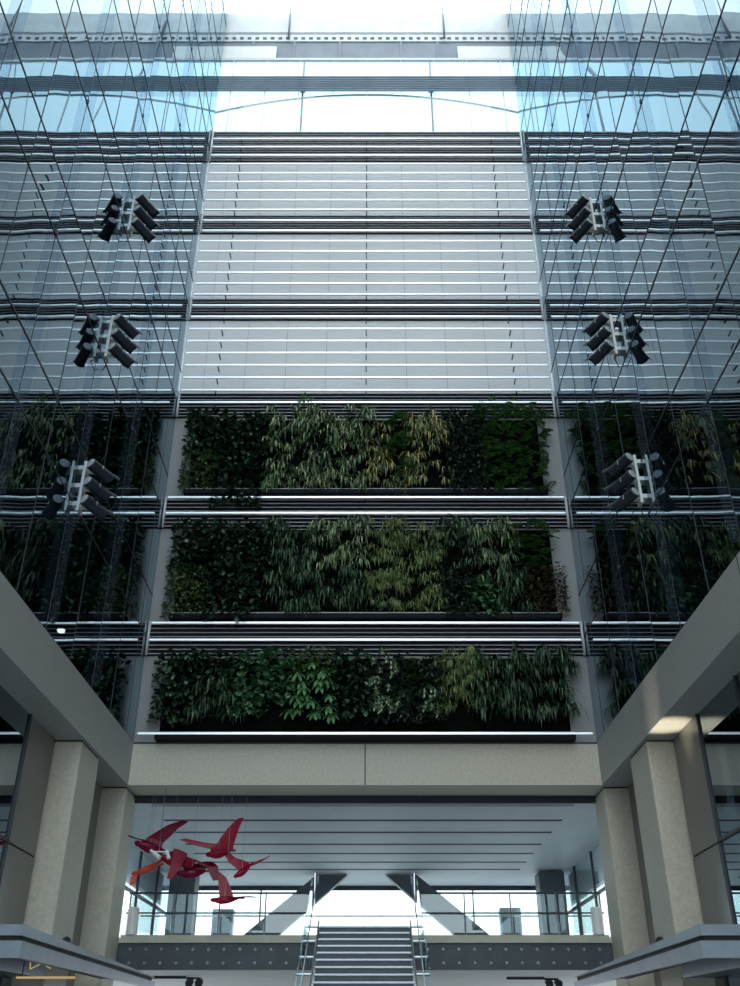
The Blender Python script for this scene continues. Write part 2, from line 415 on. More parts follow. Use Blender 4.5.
# recessed facade under the side beams
XF = 6.87
for s in (-1, 1):
    side = 'left' if s < 0 else 'right'
    p = thing('stone_pier', 'flat polished taupe stone pier beside the front column on the %s' % side, 'pier', (s*XF, 19.8, 3.1))
    MB().box(min(0, s*.3), max(0, s*.3), -.85, .85, 0, 1.86).build('lower_slab', M['pier'], p)
    MB().box(min(0, s*.3), max(0, s*.3), -.85, .85, 1.90, ZB-3.11).build('upper_slab', M['pier'], p)
    MB().box(min(s*.02, s*.3), max(s*.02, s*.3), -.85, .85, 1.86, 1.90).build('joint', M['joint'], p)
    struct(MB().box(min(s*6.95, s*7.2), max(s*6.95, s*7.2), 20.66, 26.6, 0, ZB).build('wall_%s_recess' % side, M['pier']))
    m = MB()
    for (a, b) in ((16.6,18.9),(14.3,16.56),(12,14.26),(9.7,11.96),(5,9.66),(0,4.96),(-8,-.04)):
        for (c, d) in ((3.2,4.97),(5.03,ZB)):
            m.box(min(s*6.88, s*6.9), max(s*6.88, s*6.9), a, b, c, d)
    w = m.build('window_%d' % (60 if s < 0 else 61), M['shop']); struct(w)
    f = MB()
    for y in (18.92, 16.58, 14.28, 11.98, 9.68, 4.98): f.box(min(s*6.84, s*6.92), max(s*6.84, s*6.92), y-.03, y+.03, 3.2, ZB)
    f.box(min(s*6.84, s*6.92), max(s*6.84, s*6.92), -8, 18.95, 4.97, 5.03)
    f.build('window_frame', M['frame'], w)
    # shop front under the canopy
    m = MB().box(min(s*6.9, s*6.93), max(s*6.9, s*6.93), -8, 20.66, 0, 3.08)
    w = m.build('window_%d' % (62 if s < 0 else 63), M['shop']); struct(w)
    f = MB()
    for y in (20.0, 17.5, 15, 12.5, 10, 7.5): f.box(min(s*6.86, s*6.95), max(s*6.86, s*6.95), y-.03, y+.03, 0, 3.08)
    f.build('window_frame', M['frame'], w)

# ------------------------------------------------------------------ canopies
for s in (-1, 1):
    side = 'left' if s < 0 else 'right'
    t = thing('canopy', 'blue-grey metal entrance canopy projecting from the %s side below the columns' % side, 'canopy', (s*5.0, 15.2, 2.7))
    L = 9.3
    # lower fascia
    m = MB()
    def wedge(m, xa, xb, ya, yb, za0, za1, zb0, zb1):
        xs = sorted((s*xa - s*5.0, s*xb - s*5.0))
        vs = [(x, y, z) for (y, c0, c1) in ((ya, za0, za1), (yb, zb0, zb1)) for z in (c0, c1) for x in xs]
        m.add(vs, [(0,1,3,2),(4,6,7,5),(0,4,5,1),(2,3,7,6),(0,2,6,4),(1,5,7,3)])
    wedge(m, 5.0, 5.12, 0, 9.9, 0, .23, .07, .20); wedge(m, 5.12, 6.28, 0, .12, 0, .23, 0, .23); m.build('lower_fascia', M['canopy'], t)
    m = MB(); wedge(m, 5.07, 5.125, .05, 9.85, .23, .30, .20, .29); wedge(m, 5.125, 6.28, .05, .125, .23, .30, .23, .30); m.build('groove', M['joint'], t)
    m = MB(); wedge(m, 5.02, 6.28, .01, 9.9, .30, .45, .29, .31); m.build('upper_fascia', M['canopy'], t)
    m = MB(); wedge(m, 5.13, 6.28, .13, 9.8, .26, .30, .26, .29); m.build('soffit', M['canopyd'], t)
    m = MB(); wedge(m, 6.28, 6.86, 0, 5.45, .0, .44, .04, .36); m.build('wall_bracket', M['canopy'], t)
    # small uplighter on the canopy
    f = thing('floodlight', 'small black floodlight on top of the %s canopy between the columns' % side, 'light', (s*5.75, 19.9, 3.08))
    MB().box(-.10, .10, -.08, .08, 0, .04).build('base_plate', M['can'], f)
    MB().bar((-.09,0,.04),(-.09,0,.2),.015,.05).bar((.09,0,.04),(.09,0,.2),.015,.05).build('yoke', M['can'], f)
    MB().tube([(0,-.14,.14),(0,.10,.26)], [.07,.09], 12).build('housing', M['can'], f, smooth=False)

# ------------------------------------------------------------------ the passage behind
YB = 26.5
w = struct(MB().box(-9.5, 9.5, YB+.12, 44, 3.45, 4.0).build('trim_3', M['plaster']))   # walkway floor slab
struct(MB().box(-9.5, 9.5, YB+.13, 44, 3.25, 3.44).build('ceiling_lower', M['plaster']))
c = struct(MB().box(-9.5, 9.5, 26.35, 42, 7.32, 7.5).build('ceiling', M['slat']))
m = MB(); y = 26.4; yy = [26.42, 28.37, 30.15, 32.14, 33.85, 35.6, 37.2]
for a, b in zip(yy[:-1], yy[1:]): m.box(-5.9+(a-26)*.0, 5.75, a+.13, b-.13, 7.26, 7.32)
m.build('ceiling_boards', M['slat'], c)
m = MB()
for a in yy[1:]: m.box(-5.9, 5.75, a-.17, a+.17, 7.264, 7.30)
m.build('board_gaps', M['gap'], c)
struct(MB().box(-7.4, 7.4, 26.25, 26.34, 7.0+.3, 8.0).build('trim_4', M['gap']))
# walls of the passage
for s in (-1, 1):
    side = 'left' if s < 0 else 'right'
    struct(MB().box(min(s*7.75, s*7.95), max(s*7.75, s*7.95), YB+.2, 44, 6.25, 7.31).build('wall_passage_'+side, M['plaster']))
# lower storey side walls, so the street only shows at the far end
# girder bridge
t = thing('bridge', 'dark riveted steel bridge with cream slab edge crossing behind the stairs', 'bridge', (0, YB, 3.24))
MB().box(-6.9, 6.9, 0, .12, 0, .62).build('girder', M['girder'], t)
MB().box(-6.27, 6.27, -.08, .12, .62, .80).build('slab_edge', M['edge'], t)
MB().box(-6.27, 6.27, -.06, .0, 0, .05).build('bottom_flange', M['girder'], t)
m = MB()
for k in range(-15, 16):
    for z in (.16, .47): m.tube([(k*.4, -.03, z), (k*.4, .0, z)], [.025, .042], 8)
m.build('rivets', M['rivet'], t)
# balustrades
for s in (-1, 1):
    side = 'left' if s < 0 else 'right'
    t = thing('glass_balustrade', 'clear glass balustrade with dark rails on the bridge, %s of the stairs' % side, 'balustrade', (s*3.8, YB, 4.04))
    xs = [-2.35, -1.2, 0, 1.2, 2.35]
    for a, b in zip(xs[:-1], xs[1:]): MB().box(a+.03, b-.03, .01, .025, .06, .98).build('glass_pane', M['bal'], t)
    for x in xs: MB().box(x-.018, x+.018, .0, .04, 0, 1.0).build('post', M['roofd'], t)
    MB().tube([(-2.4,.02,1.01),(2.4,.02,1.01)], .026, 8).build('top_rail', M['brace'], t, smooth=True)
    MB().tube([(-2.4,-.06,.52),(2.4,-.06,.52)], .02, 8).build('mid_rail', M['brace'], t, smooth=True)
    b = MB()
    for x in xs: b.box(x-.012, x+.012, -.06, 0, .50, .54)
    b.build('rail_brackets', M['brace'], t)
    o = MB().tube([(0,0,0),(0,0,.02),(0,0,.62),(0,0,.66)], [.13,.15,.15,.12], 16).build('bollard', M['white'], loc=(s*6.02, YB-.02, 4.04), smooth=False)
    tag(o, 'short white cylinder standing at the %s end of the bridge' % side, 'cylinder')
    # braces
    zt, zb = 7.27, 4.0
    t = MB().prism([(s*.75, zt), (s*1.95, zt), (s*6.1, zb), (s*4.75, zb)], 'y', 0, .5).build('brace', M['brace'], loc=(0, 38.6, 0))
    tag(t, 'broad dark diagonal brace leaning down to the %s behind the balustrade' % side, 'brace')
    # dark column
    o = MB().box(-.48, .48, -.48, .48, 0, 3.25, .03).build('slate_column', M['column'], loc=(6.95 if s > 0 else -6.9, 38.0, 4.0))
    tag(o, 'dark slate column at the %s of the passage, beyond the balustrade' % side, 'column')
    o = thing('kiosk', 'grey free-standing cabinet at the back of the passage, %s side' % side, 'cabinet', (s*5.75, 40.9, 4.0))
    MB().box(-.42, .42, -.25, .25, .06, 2.3 if s < 0 else 2.35, .02).build('body', M['roof'], o)
    MB().box(-.34, .34, -.265, -.25, .5, 2.0, 0).build('door', M['roofd'], o)
    MB().box(-.38, .38, -.22, .22, 0, .06).build('plinth', M['joint'], o)
    # glazed side screens
    xg = s*7.6
    w = struct(MB().box(xg-.01, xg+.01, 27, 41, 4.0, 7.25).build('window_%d' % (64 if s < 0 else 65), M['clear']))
    f = MB()
    for y in (27.4, 30.4, 33.4, 36.4, 39.4): f.box(xg-.04, xg+.04, y-.04, y+.04, 4.0, 7.25)
    f.box(xg-.05, xg+.05, 27, 41, 5.85, 5.93); f.box(xg-.05, xg+.05, 27, 41, 4.0, 4.06)
    f.build('window_frame', M['frame'], w)
# back glazing
w = struct(MB().box(-9.3, 9.3, 41.9, 41.92, 4.0, 7.2).build('window_66', M['clear']))
f = MB().box(-9.3, 9.3, 41.85, 41.95, 6.15, 6.20)
f.box(-9.3, 9.3, 41.8, 42.0, 7.15, 7.34)
for x in (-8.8, -7.4, 7.4, 8.8, -4.4, 4.4): f.box(x-.03, x+.03, 41.86, 41.94, 4.0, 7.2)
f.build('window_frame', M['frame'], w)
# downlights under the bridge
for (x, y, n) in ((-5.25, 29.0, 'left'), (4.7, 29.4, 'right')):
    o = thing('track_spotlight', 'black twin spotlight on the ceiling under the %s end of the bridge' % n, 'light', (x, y, 3.25))
    MB().box(-.75, .3, -.04, .04, -.07, 0).build('track', M['can'], o)
    for k in (.42, .68):
        h = MB().tube([(k, .1, -.14), (k, -.12, -.18)], [.10, .11], 12).build('lamp_head', M['can'], o)
    MB().bar((.3,0,-.05),(.7,0,-.06),.04,.05).build('arm', M['can'], o)

# ------------------------------------------------------------------ staircase
t = thing('staircase', 'blue-grey steel staircase rising to the bridge in the middle', 'staircase', (0, 16.7, 0))
rise, run, N = .16, .30, 25
for k in range(N):
    y = k*run; z = (k+1)*rise
    tr = MB().box(-1.04, 1.04, y+.012, y+run+.02, z-.04, z).box(-1.04, 1.04, y+run-.02+.02, y+run+.02, z, z).build('tread', M['tread'], t)
    MB().box(-1.04, 1.04, y-.012, y+.012, z-.03, z+.003).build('nosing', M['nosing'], tr)
    MB().box(-1.02, 1.02, y+.03, y+.045, z-rise, z-.04).build('riser', M['brace'], tr)
MB().box(-1.12, 1.12, N*run+.02, N*run+2.25, N*rise-.2, N*rise).build('landing', M['tread'], t)
for s in (-1, 1):
    m = MB(); a = -.1; b = N*run
    def zz(y): return (y/run)*rise
    m.prism([(a, zz(a)-.02 if zz(a)-.02 > 0 else 0), (0, .22), (b, zz(b)+.16), (b+.3, zz(b)+.16), (b+.3, zz(b)-.25), (b, zz(b)-.25), (.35, 0)], 'x', s*1.05-.015+s*.03, s*1.05+.015+s*.03)
    m.build('stringer', M['steel'], t)
    for k in range(5):
        y0 = .15 + k*1.5; y1 = y0 + 1.44
        MB().prism([(y0, zz(y0)+.02), (y1, zz(y1)+.02), (y1, zz(y1)+1.05), (y0, zz(y0)+1.05)], 'x', s*1.27-.008, s*1.27+.008).build('glass_panel', M['bal'], t)
    for k in range(11):
        y = .3 + k*.7
        MB().tube([(s*1.09, y, zz(y)+.10), (s*1.31, y, zz(y)+.10)], .03, 8).build('glass_clip', M['steel'], t)
    MB().tube([(s*1.14, 0, 1.12), (s*1.14, b, zz(b)+1.14), (s*1.14, b+.35, zz(b)+1.14), (s*1.14, b+.42, zz(b)+1.0)], .013, 8).build('handrail', M['steel'], t, smooth=True)
    MB().box(s*1.2-.012, s*1.2+.012, b-.02, b+.02, zz(b), zz(b)+1.2).build('newel_post', M['steel'], t)

# ------------------------------------------------------------------ spotlight clusters on the curtain walls
def cluster(s, y0, z, label):
    t = thing('spotlight_cluster', label, 'spotlights', (s*W, y0, z), group='spotlight clusters on the curtain walls')
    d = -s       # into the atrium
    for y in (-.06, .10):
        MB().box(min(d*.10, d*.16), max(d*.10, d*.16), y-.045, y+.045, -.62, .62).build('rail', M['rail'], t)
    for k in (-.45, 0, .45):
        MB().box(min(0, d*.12), max(0, d*.12), -.10, .14, k-.05, k+.05).build('wall_plate', M['rail'], t)
        c = Vector((d*.42, .0, k-.02))
        ax = Vector((d*.55, .80, -.22)).normalized()
        a = c - ax*.27; b = c + ax*.31
        lamp = MB().tube([a, a+ax*.02, a+ax*.42, b], [.115,.13,.13,.14], 16).build('lamp_can', M['can'], t)
        MB().tube([a - ax*.012, a - ax*.002], [.10,.112], 16).build('end_cap', M['cap'], lamp)
        MB().tube([b - ax*.01, b + ax*.004], .12, 16).build('lens', M['lens'], lamp)
        # barn-door hood on the far rim
        side = ax.cross(Vector((0,0,1))).normalized(); up = side.cross(ax)
        h = MB()
        for an in range(-3, 4):
            pass
        ring0 = []; ring1 = []
        for q in range(9):
            an = PI*q/8
            dr = side*math.cos(an) + up*math.sin(an)
            ring0.append(b + dr*.141); ring1.append(b + ax*.14 + dr*.165)
        vs = ring0 + ring1; h.add(vs, [(i, i+1, 9+i+1, 9+i) for i in range(8)])
        vs2 = [v + (v-b).normalized()*.006 for v in vs]; h.add(vs2, [(9+i, 9+i+1, i+1, i) for i in range(8)])
        h.build('hood', M['can'], lamp)
        y = MB()
        y.bar((d*.14, .02, k+.05), c + side*.13 + up*.02, .02, .10)
        y.bar((d*.14, .02, k-.04), c - side*.13 + up*.0, .02, .10)
        y.bar((d*.12, .02, k), (d*.28, .02, k+.02), .10, .14)
        y.build('yoke', M['rail'], lamp)
    MB().tube([(d*.13, .02, -.6), (d*.2, -.08, -.75), (d*.1, .0, -.95), (d*.02, .03, -.9)], .012, 6).build('cable', M['can'], t, smooth=True)
for s in (-1, 1):
    side = 'left' if s < 0 else 'right'
    for z, n in ((20.75,'highest'), (16.6,'middle'), (12.45,'lowest')):
        if s < 0: z -= .45
        cluster(s, 17.8 if s > 0 else 17.35, z, 'bracket of three black spotlights on the %s glass wall, %s of the column of three' % (side, n))

# ------------------------------------------------------------------ planters
pl = [(16.17, 19.25, 16.34, 'uppermost'), (12.05, 15.2, 12.25, 'middle'), (8.61, 11.1, 8.98, 'lowest')]
for (z0, z1, zr, n) in pl:
    t = thing('planter', '%s long dark planter of the green wall' % n, 'planter', (0, YE, z0), group='planters of the green wall')
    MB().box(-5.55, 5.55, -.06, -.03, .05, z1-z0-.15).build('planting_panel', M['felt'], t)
    m = MB().box(-5.6, 5.6, -.36, -.33, .02, .15).box(-5.6, 5.6, -.36, -.008, .0, .03).box(-5.6, -5.57, -.36, -.03, 0, .15).box(5.57, 5.6, -.36, -.03, 0, .15)
    m.build('trough', M['trough'], t)
    m = MB().box(-5.55, 5.55, -.34, -.30, .15, .185)
    m.build('tray_lip', M['tray'], t)

# ------------------------------------------------------------------ plants
def leaf(m, base, d, L, wd, droop, n=4, fold=.25, shape='oval', roll=0.0):
    """curved leaf starting at base along d, bending downwards"""
    d = Vector(d).normalized(); p = Vector(base); vs = []; fs = []
    s = d.cross(Vector((0,0,1)))
    if s.length < .05: s = Vector((1,0,0))
    s = (Matrix.Rotation(roll, 3, d) @ s.normalized())
    st = L/n
    for i in range(n+1):
        u = i/n
        if shape == 'oval': w = wd*math.sin(PI*min(1, .08+u*.92))**.75
        elif shape == 'strap': w = wd*(.6+.4*min(1, u*4))*(1-u**3)
        else: w = wd*(1-abs(2*u-.7)/1.4)
        w = max(w, wd*.04)
        nn = s.cross(d).normalized()
        vs += [p - s*w*.5 + nn*w*fold*.5, p, p + s*w*.5 + nn*w*fold*.5]
        p = p + d*st
        d = (d + Vector((0,0,-1))*droop/n).normalized()
        s = (s - d*s.dot(d)).normalized()
    for i in range(n):
        a = i*3
        fs += [(a, a+1, a+4, a+3), (a+1, a+2, a+5, a+4)]
    m.add(vs, fs)
rnd = random.uniform
def plant(species, x0, x1, z0, z1, label, cat='plant', group=None, seed=0, dens=1.0, yb=None):
    random.seed(seed*77+5)
    cx = (x0+x1)/2; w = x1-x0; h = z1-z0; o = (cx, YE-.05, z0)
    m = MB(); st = m
    A = w*h
    def pt(ylo=-.1, yhi=-.38):
        x = rnd(-w/2, w/2); z = rnd(0, h)
        # bulge: deeper in the middle
        e = min(1, (w/2-abs(x))/.25 + .35)
        return x, rnd(ylo, yhi)*e, z
    name = {'broad':'trailing_foliage_plant','small':'small_leaved_plant','strap':'ribbon_plant','yel':'ribbon_plant','deep':'ribbon_plant','grass':'tufted_grass','fern':'fern','bush':'dark_shrub',
            'round':'round_leaved_plant','lobe':'lobed_leaf_plant','var':'variegated_plant','redd':'small_leaved_plant','sprig':'plant_sprig'}[species]
    if species in ('broad','round','small','redd','bush'):
        n, L, wd = {'broad':(170,.24,.13), 'round':(190,.19,.16), 'small':(380,.14,.07), 'redd':(330,.16,.065), 'bush':(330,.20,.08)}[species]
        mt = M[{'broad':'l_dark','round':'l_round','small':'l_small','redd':'l_redd','bush':'l_bush'}[species]]
        for i in range(int(n*A*dens)):
            x, y, z = pt(); l = L*rnd(.7, 1.25)
            leaf(m, (x, y, z), (rnd(-.8,.8), rnd(-1,-.3), rnd(-.9,.5)), l, wd*rnd(.7,1.2), rnd(.3,1.2), 3, .3, 'oval', rnd(-.6,.6))
    elif species in ('strap','yel','deep','grass'):
        mt = M[{'strap':'l_strap','yel':'l_yel','deep':'l_deep','grass':'l_grass'}[species]]
        # crowns from which long ribbons arch out and hang
        nc = max(4, int(A*(13 if species != 'grass' else 15)*dens))
        for c in range(nc):
            x = rnd(-w/2, w/2); z = rnd(.12*h, h); y = rnd(-.05, -.26)
            for k in range(12 if species != 'grass' else 20):
                l = rnd(.32,.70) if species != 'grass' else rnd(.25,.5)
                l = min(l, z+.25)
                wd = rnd(.034,.056) if species != 'grass' else rnd(.022,.036)
                leaf(m, (x+rnd(-.1,.1), y, z+rnd(-.05,.05)), (rnd(-.9,.9), rnd(-1,-.25), rnd(-.2,1.0)), max(l,.2), wd, rnd(2.6,6.0), 6, .3, 'strap')
    elif species == 'fern':
        mt = M['l_fern']
        for c in range(int(26*A*dens)):
            x, y, z = pt(-.05,-.25)
            d = Vector((rnd(-.9,.9), rnd(-1,-.3), rnd(-.5,.8))).normalized(); p = Vector((x,y,z)); l = rnd(.28,.5); n = 9
            for i in range(n):
                u = i/n; sd = d.cross(Vector((0,0,1))).normalized()
                lw = .13*math.sin(PI*(.12+.85*u))
                for sg in (-1, 1): leaf(m, p, sd*sg + d*.5, lw*1.5, .055, .5, 2, .1, 'oval')
                p = p + d*l/n; d = (d + Vector((0,0,-.11))).normalized()
    elif species == 'lobe':
        mt = M['l_lobe']
        for c in range(int(16*A*dens)):
            x, y, z = pt(-.14,-.40); L = rnd(.36,.52)
            for a in (-1.15,-.65,-.2,.2,.65,1.15):
                leaf(m, (x,y,z), (math.sin(a)+rnd(-.1,.1), -.55, -math.cos(a)*.8+.1), L*(1-.22*abs(a)), .12, .5, 4, .15, 'oval')
    elif species == 'var':
        mt = M['l_var']
        for c in range(int(22*A*dens)):
            x, y, z = pt(-.56,-.66)
            for k in range(7):
                a = 2*PI*k/7 + rnd(-.2,.2)
                leaf(m, (x,y,z), (math.cos(a), -.45, math.sin(a)), rnd(.11,.16), .06, .3, 3, .2, 'oval')
    elif species == 'sprig':
        mt = M['l_fern']
        for k in range(26):
            leaf(m, (rnd(-w/2,w/2), rnd(-.1,-.4), rnd(0,h)), (rnd(-1,1), rnd(-1,0), rnd(-.2,.9)), rnd(.1,.2), .06, .6, 3, .2, 'oval')
    # a few stems reach back to the planting panel, so that the plant is rooted
    m.mi = 1
    for k in range(8):
        x = rnd(-w/2+.05, w/2-.05); z = rnd(.05, h*.9)
        st.tube([(x, .0, z), (x+rnd(-.1,.1), -.12, z+.08), (x+rnd(-.15,.15), -.28, z+rnd(-.1,.2))], [.014,.010,.004], 5)
    t = thing(name, label, cat, o, group=group)
    m.build('leaves', [mt, M['stem']], t, smooth=True)
    return t

# level, then plants: species, x0, x1, z0, z1, label
P = [
 # uppermost planter
 ('small', -5.80,-4.75,16.35,17.75,'small olive leaved plant in the lower left corner of the uppermost planter'),
 ('broad', -5.75,-4.45,17.70,19.30,'dark glossy plant in the upper left corner of the uppermost planter'),
 ('broad', -4.75,-3.15,15.75,17.65,'dark plant spilling over the bar under the left of the uppermost planter'),
 ('broad', -4.45,-3.10,17.60,19.15,'dark glossy plant in the uppermost planter, left of the grey-green ribbon leaves'),
 ('strap', -3.20,-1.55,17.75,19.40,'grey-green ribbon plant in the uppermost planter, upper left of the ribbon patch'),
 ('strap', -1.60, .10,17.75,19.50,'grey-green ribbon plant in the uppermost planter, tallest, just left of the wall centre'),
 ('strap', -3.10,-1.50,16.30,17.85,'grey-green ribbon plant in the uppermost planter, lower left of the ribbon patch'),
 ('strap', -1.55, .00,16.30,17.85,'grey-green ribbon plant in the uppermost planter, low and just left of the wall centre'),
 ('yel',    .00,  .75,16.30,18.75,'yellowing ribbon plant at the centre of the uppermost planter, left of the bright fern'),
 ('fern',   .60, 1.50,16.90,19.15,'bright green fern at the centre right of the uppermost planter'),
 ('grass',  .70, 1.55,16.20,16.95,'tuft of olive grass below the bright fern in the uppermost planter'),
 ('yel',   1.35, 2.55,16.25,19.25,'yellow-brown ribbon plant in the uppermost planter, between bright fern and dark shrub'),
 ('bush',  2.45, 3.85,16.30,19.30,'nearly black shrub in the right half of the uppermost planter'),
 ('fern',  3.55, 4.75,17.85,19.60,'bright bushy fern at the upper right of the uppermost planter, beside the dark shrub'),
 ('fern',  4.65, 5.80,17.85,19.50,'bright bushy fern in the top right corner of the uppermost planter'),
 ('fern',  3.75, 5.75,16.35,17.95,'wide green fern in the bottom right corner of the uppermost planter'),
 ('sprig',-2.30,-1.75,19.45,19.95,'small green sprig growing up over the louvres above the uppermost planter'),
 # middle planter
 ('broad', -5.78,-4.30,13.60,15.25,'dark leafy plant in the upper left corner of the middle planter'),
 ('small', -5.82,-4.60,12.10,13.70,'small leaved plant in the lower left corner of the middle planter'),
 ('broad', -4.70,-3.00,12.05,13.70,'dark plant in the middle planter, low, second from the left'),
 ('broad', -4.40,-2.70,13.60,15.20,'dark plant in the middle planter, high, left of the hanging ribbon leaves'),
 ('deep',  -2.95,-1.50,13.55,15.45,'green ribbon plant hanging in the middle planter, upper left of the centre'),
 ('strap', -1.60, .05,13.60,15.30,'ribbon plant with some brown leaves in the middle planter, high, just left of centre'),
 ('deep',  -3.00,-1.40,12.15,13.70,'deep green ribbon plant low in the middle planter, left of the centre'),
 ('deep',  -1.45, .05,12.25,13.70,'green ribbon plant low in the middle planter, just left of centre'),
 ('grass',  .00, 1.15,13.70,15.30,'fine olive grass in the middle planter, high, just right of the centre'),
 ('grass', 1.00, 2.25,13.60,15.10,'fine olive grass in the middle planter, high, second right of the centre'),
 ('grass',  .00, 2.15,12.20,13.75,'wide olive grass low in the middle planter, right of the centre'),
 ('deep',  2.15, 3.35,13.60,15.40,'deep green ribbon plant in the middle planter, high, right of the olive grass'),
 ('strap', 3.25, 4.35,13.10,15.30,'pale tipped ribbon plant in the middle planter, left of the right-hand fern'),
 ('bush',  2.10, 3.20,12.20,13.65,'dark shrub low in the middle planter, right of the olive grass'),
 ('round', 2.90, 3.95,12.20,13.20,'pale blue-green leaved plant low in the middle planter, right of the dark shrub'),
 ('fern',  4.25, 5.60,13.70,15.20,'bright fern in the upper right corner of the middle planter'),
 ('redd',  4.55, 5.85,12.30,13.80,'reddish leaved plant in the lower right corner of the middle planter'),
 ('deep',  3.85, 4.75,12.00,13.70,'deep green ribbon plant low in the middle planter, left of the reddish plant'),
 # lowest planter
 ('broad', -5.80,-4.65, 9.10,11.05,'dark leafy plant at the far left end of the lowest planter'),
 ('broad', -4.75,-3.60, 9.95,11.10,'dark leafy plant high in the lowest planter, second from the left'),
 ('deep',  -4.70,-3.35, 9.05,10.25,'drooping ribbon plant low in the lowest planter, second from the left'),
 ('round', -3.60,-2.70, 9.25,11.10,'round leaved plant in the lowest planter, left of the large lobed leaves'),
 ('round', -2.75,-1.95, 9.65,11.20,'round leaved plant in the lowest planter, touching the large lobed leaves'),
 ('lobe',  -2.05, -.80, 9.30,10.80,'pale green plant with large lobed leaves in the lowest planter'),
 ('small', -1.90, -.80,10.40,11.20,'small leaved plant above the large lobed leaves in the lowest planter'),
 ('broad',  -.90,  .15, 9.15,11.10,'dark leafy plant at the centre of the lowest planter'),
 ('bush',    .05, 1.30, 9.10,10.95,'dark backing shrub behind the white edged rosettes in the lowest planter'),
 ('var',     .10, 1.00, 9.25,11.00,'plant with white edged rosettes at the centre of the lowest planter'),
 ('fern',    .95, 1.80, 9.65,10.80,'green fern in the lowest planter, right of the white edged rosettes'),
 ('var',    1.50, 2.05, 9.15, 9.95,'small plant with white edged rosettes low in the lowest planter, under the fern'),
 ('bush',   1.40, 2.20, 9.10,10.90,'dark shrub in the lowest planter, left of the tall olive ribbon leaves'),
 ('grass',  1.95, 3.20, 9.10,11.15,'olive grass in the right half of the lowest planter'),
 ('deep',   3.10, 4.20, 9.10,11.15,'deep green ribbon plant in the lowest planter, right of the olive grass'),
 ('deep',   4.10, 5.15, 9.05,11.20,'deep green ribbon plant in the lowest planter, second from the right end'),
 ('deep',   4.95, 5.80, 9.15,11.10,'deep green ribbon plant at the far right end of the lowest planter'),
]
for i, p in enumerate(P):
    plant(*p, seed=i)

# ------------------------------------------------------------------ red birds hanging in the passage mouth
def bird(loc, head, tail, wingA, wingB, m, label, br=.075, chord=.26):
    """one continuous figure: lofted body with beak and tail fan, two cambered wings (each a list of points root > tip)"""
    mb = MB(); head = Vector(head); tail = Vector(tail); ax = (head-tail).normalized(); L = (head-tail).length
    prof = [(0,.02),(.08,.35),(.2,.6),(.4,.95),(.6,1),(.75,.75),(.84,.55),(.9,.6),(.95,.42),(1,.05)]
    mb.tube([tail + ax*L*u + Vector((0,0,-.03*math.sin(PI*u))) for u, _ in prof], [br*1.15*r for _, r in prof], 10)
    sd = ax.cross(Vector((0,-.5,1))).normalized()
    # tail fan
    for k in (-1, 0, 1):
        leafd = (-ax + sd*.32*k)
        p0 = tail + ax*L*.16
        q = p0 + leafd.normalized()*L*.34
        mb.bar(p0, q, .09, .014)
    def wing(pts):
        pts = [Vector(p) for p in pts]; mid = (head+tail)/2; f = (pts[0]-mid).dot(ax)
        pts = [mid + ax*f*.6 + Vector((0,0,-.02))] + pts; n = len(pts); vs = []; fs = []; c = 4
        for i, p in enumerate(pts):
            u = i/(n-1); ch = chord*1.55*(1-.70*u**1.8)
            for j in range(c+1):
                v = j/c - .35
                cam = .05*math.sin(PI*j/c)*(1-u)
                vs.append(p - ax*ch*v*1.0 - ax*.10*u*u + Vector((0,0,cam)))
        o = len(vs); vs += [v + Vector((0,.012,-.012)) for v in vs]
        for i in range(n-1):
            for j in range(c):
                a = i*(c+1)+j; fs.append((a, a+1, a+c+2, a+c+1)); fs.append((o+a, o+a+c+1, o+a+c+2, o+a+1))
            for j in (0, c):
                a = i*(c+1)+j; fs.append((a, a+c+1, o+a+c+1, o+a))
        for i in (0, n-1):
            for j in range(c):
                a = i*(c+1)+j; fs.append((a, a+1, o+a+1, o+a))
        mb.add(vs, fs)
    wing(wingA); wing(wingB)
    t = thing('bird_sculpture', label, 'bird sculpture', loc, group='red birds hanging in the passage')
    mb.build('bird', m, t, smooth=False)
    top = ZB - loc[2]
    mid = (head+tail)/2
    MB().tube([mid + Vector((0,0,.04)), Vector((mid.x, mid.y, top))], .004, 5).build('hanging_wire', M['wire'], t)
BY = 25.4
bird((-3.80,BY,5.93), (-.28,-.10,-.12), (.34,.10,.00), [(-.02,-.02,.06),(-.30,-.06,.10),(-.62,-.10,.14),(-1.02,-.12,.24)], [(.08,.02,.08),(.16,.06,.32),(.26,.12,.58),(.40,.18,.82)], M['red'], 'large red bird with one wing raised high, left of the small diving bird', .10, .34)
bird((-3.08,BY+.1,5.50), (-.26,-.10,-.22), (.14,.08,.10), [(-.06,0,.02),(-.22,-.02,.10),(-.40,-.04,.16),(-.62,-.06,.34)], [(.04,0,.0),(.20,.02,.10),(.36,.04,.16),(.50,.06,.24)], M['red'], 'small red bird diving with spread wings, rightmost of the flock', .075, .22)
bird((-5.50,BY-.1,6.15), (-.42,-.12,-.06), (.40,.12,-.26), [(0,0,.02),(.22,0,.20),(.42,0,.38),(.70,0,.52)], [(-.1,0,-.02),(-.28,-.10,.0),(-.5,-.2,.05),(-.62,-.3,.1)], M['dred'], 'dark red bird with upswept wing nearest the left column', .11, .30)
bird((-4.90,BY,5.62), (-.42,-.10,.20), (.30,.10,-.06), [(0,0,.1),(.10,-.1,.30),(.02,-.16,.0),(-.14,-.2,-.36)], [(.1,.05,.05),(.3,.16,.16),(.5,.26,.12),(.7,.34,.0)], M['red'], 'red bird with a drooping wing below the upswept bird', .10, .30)
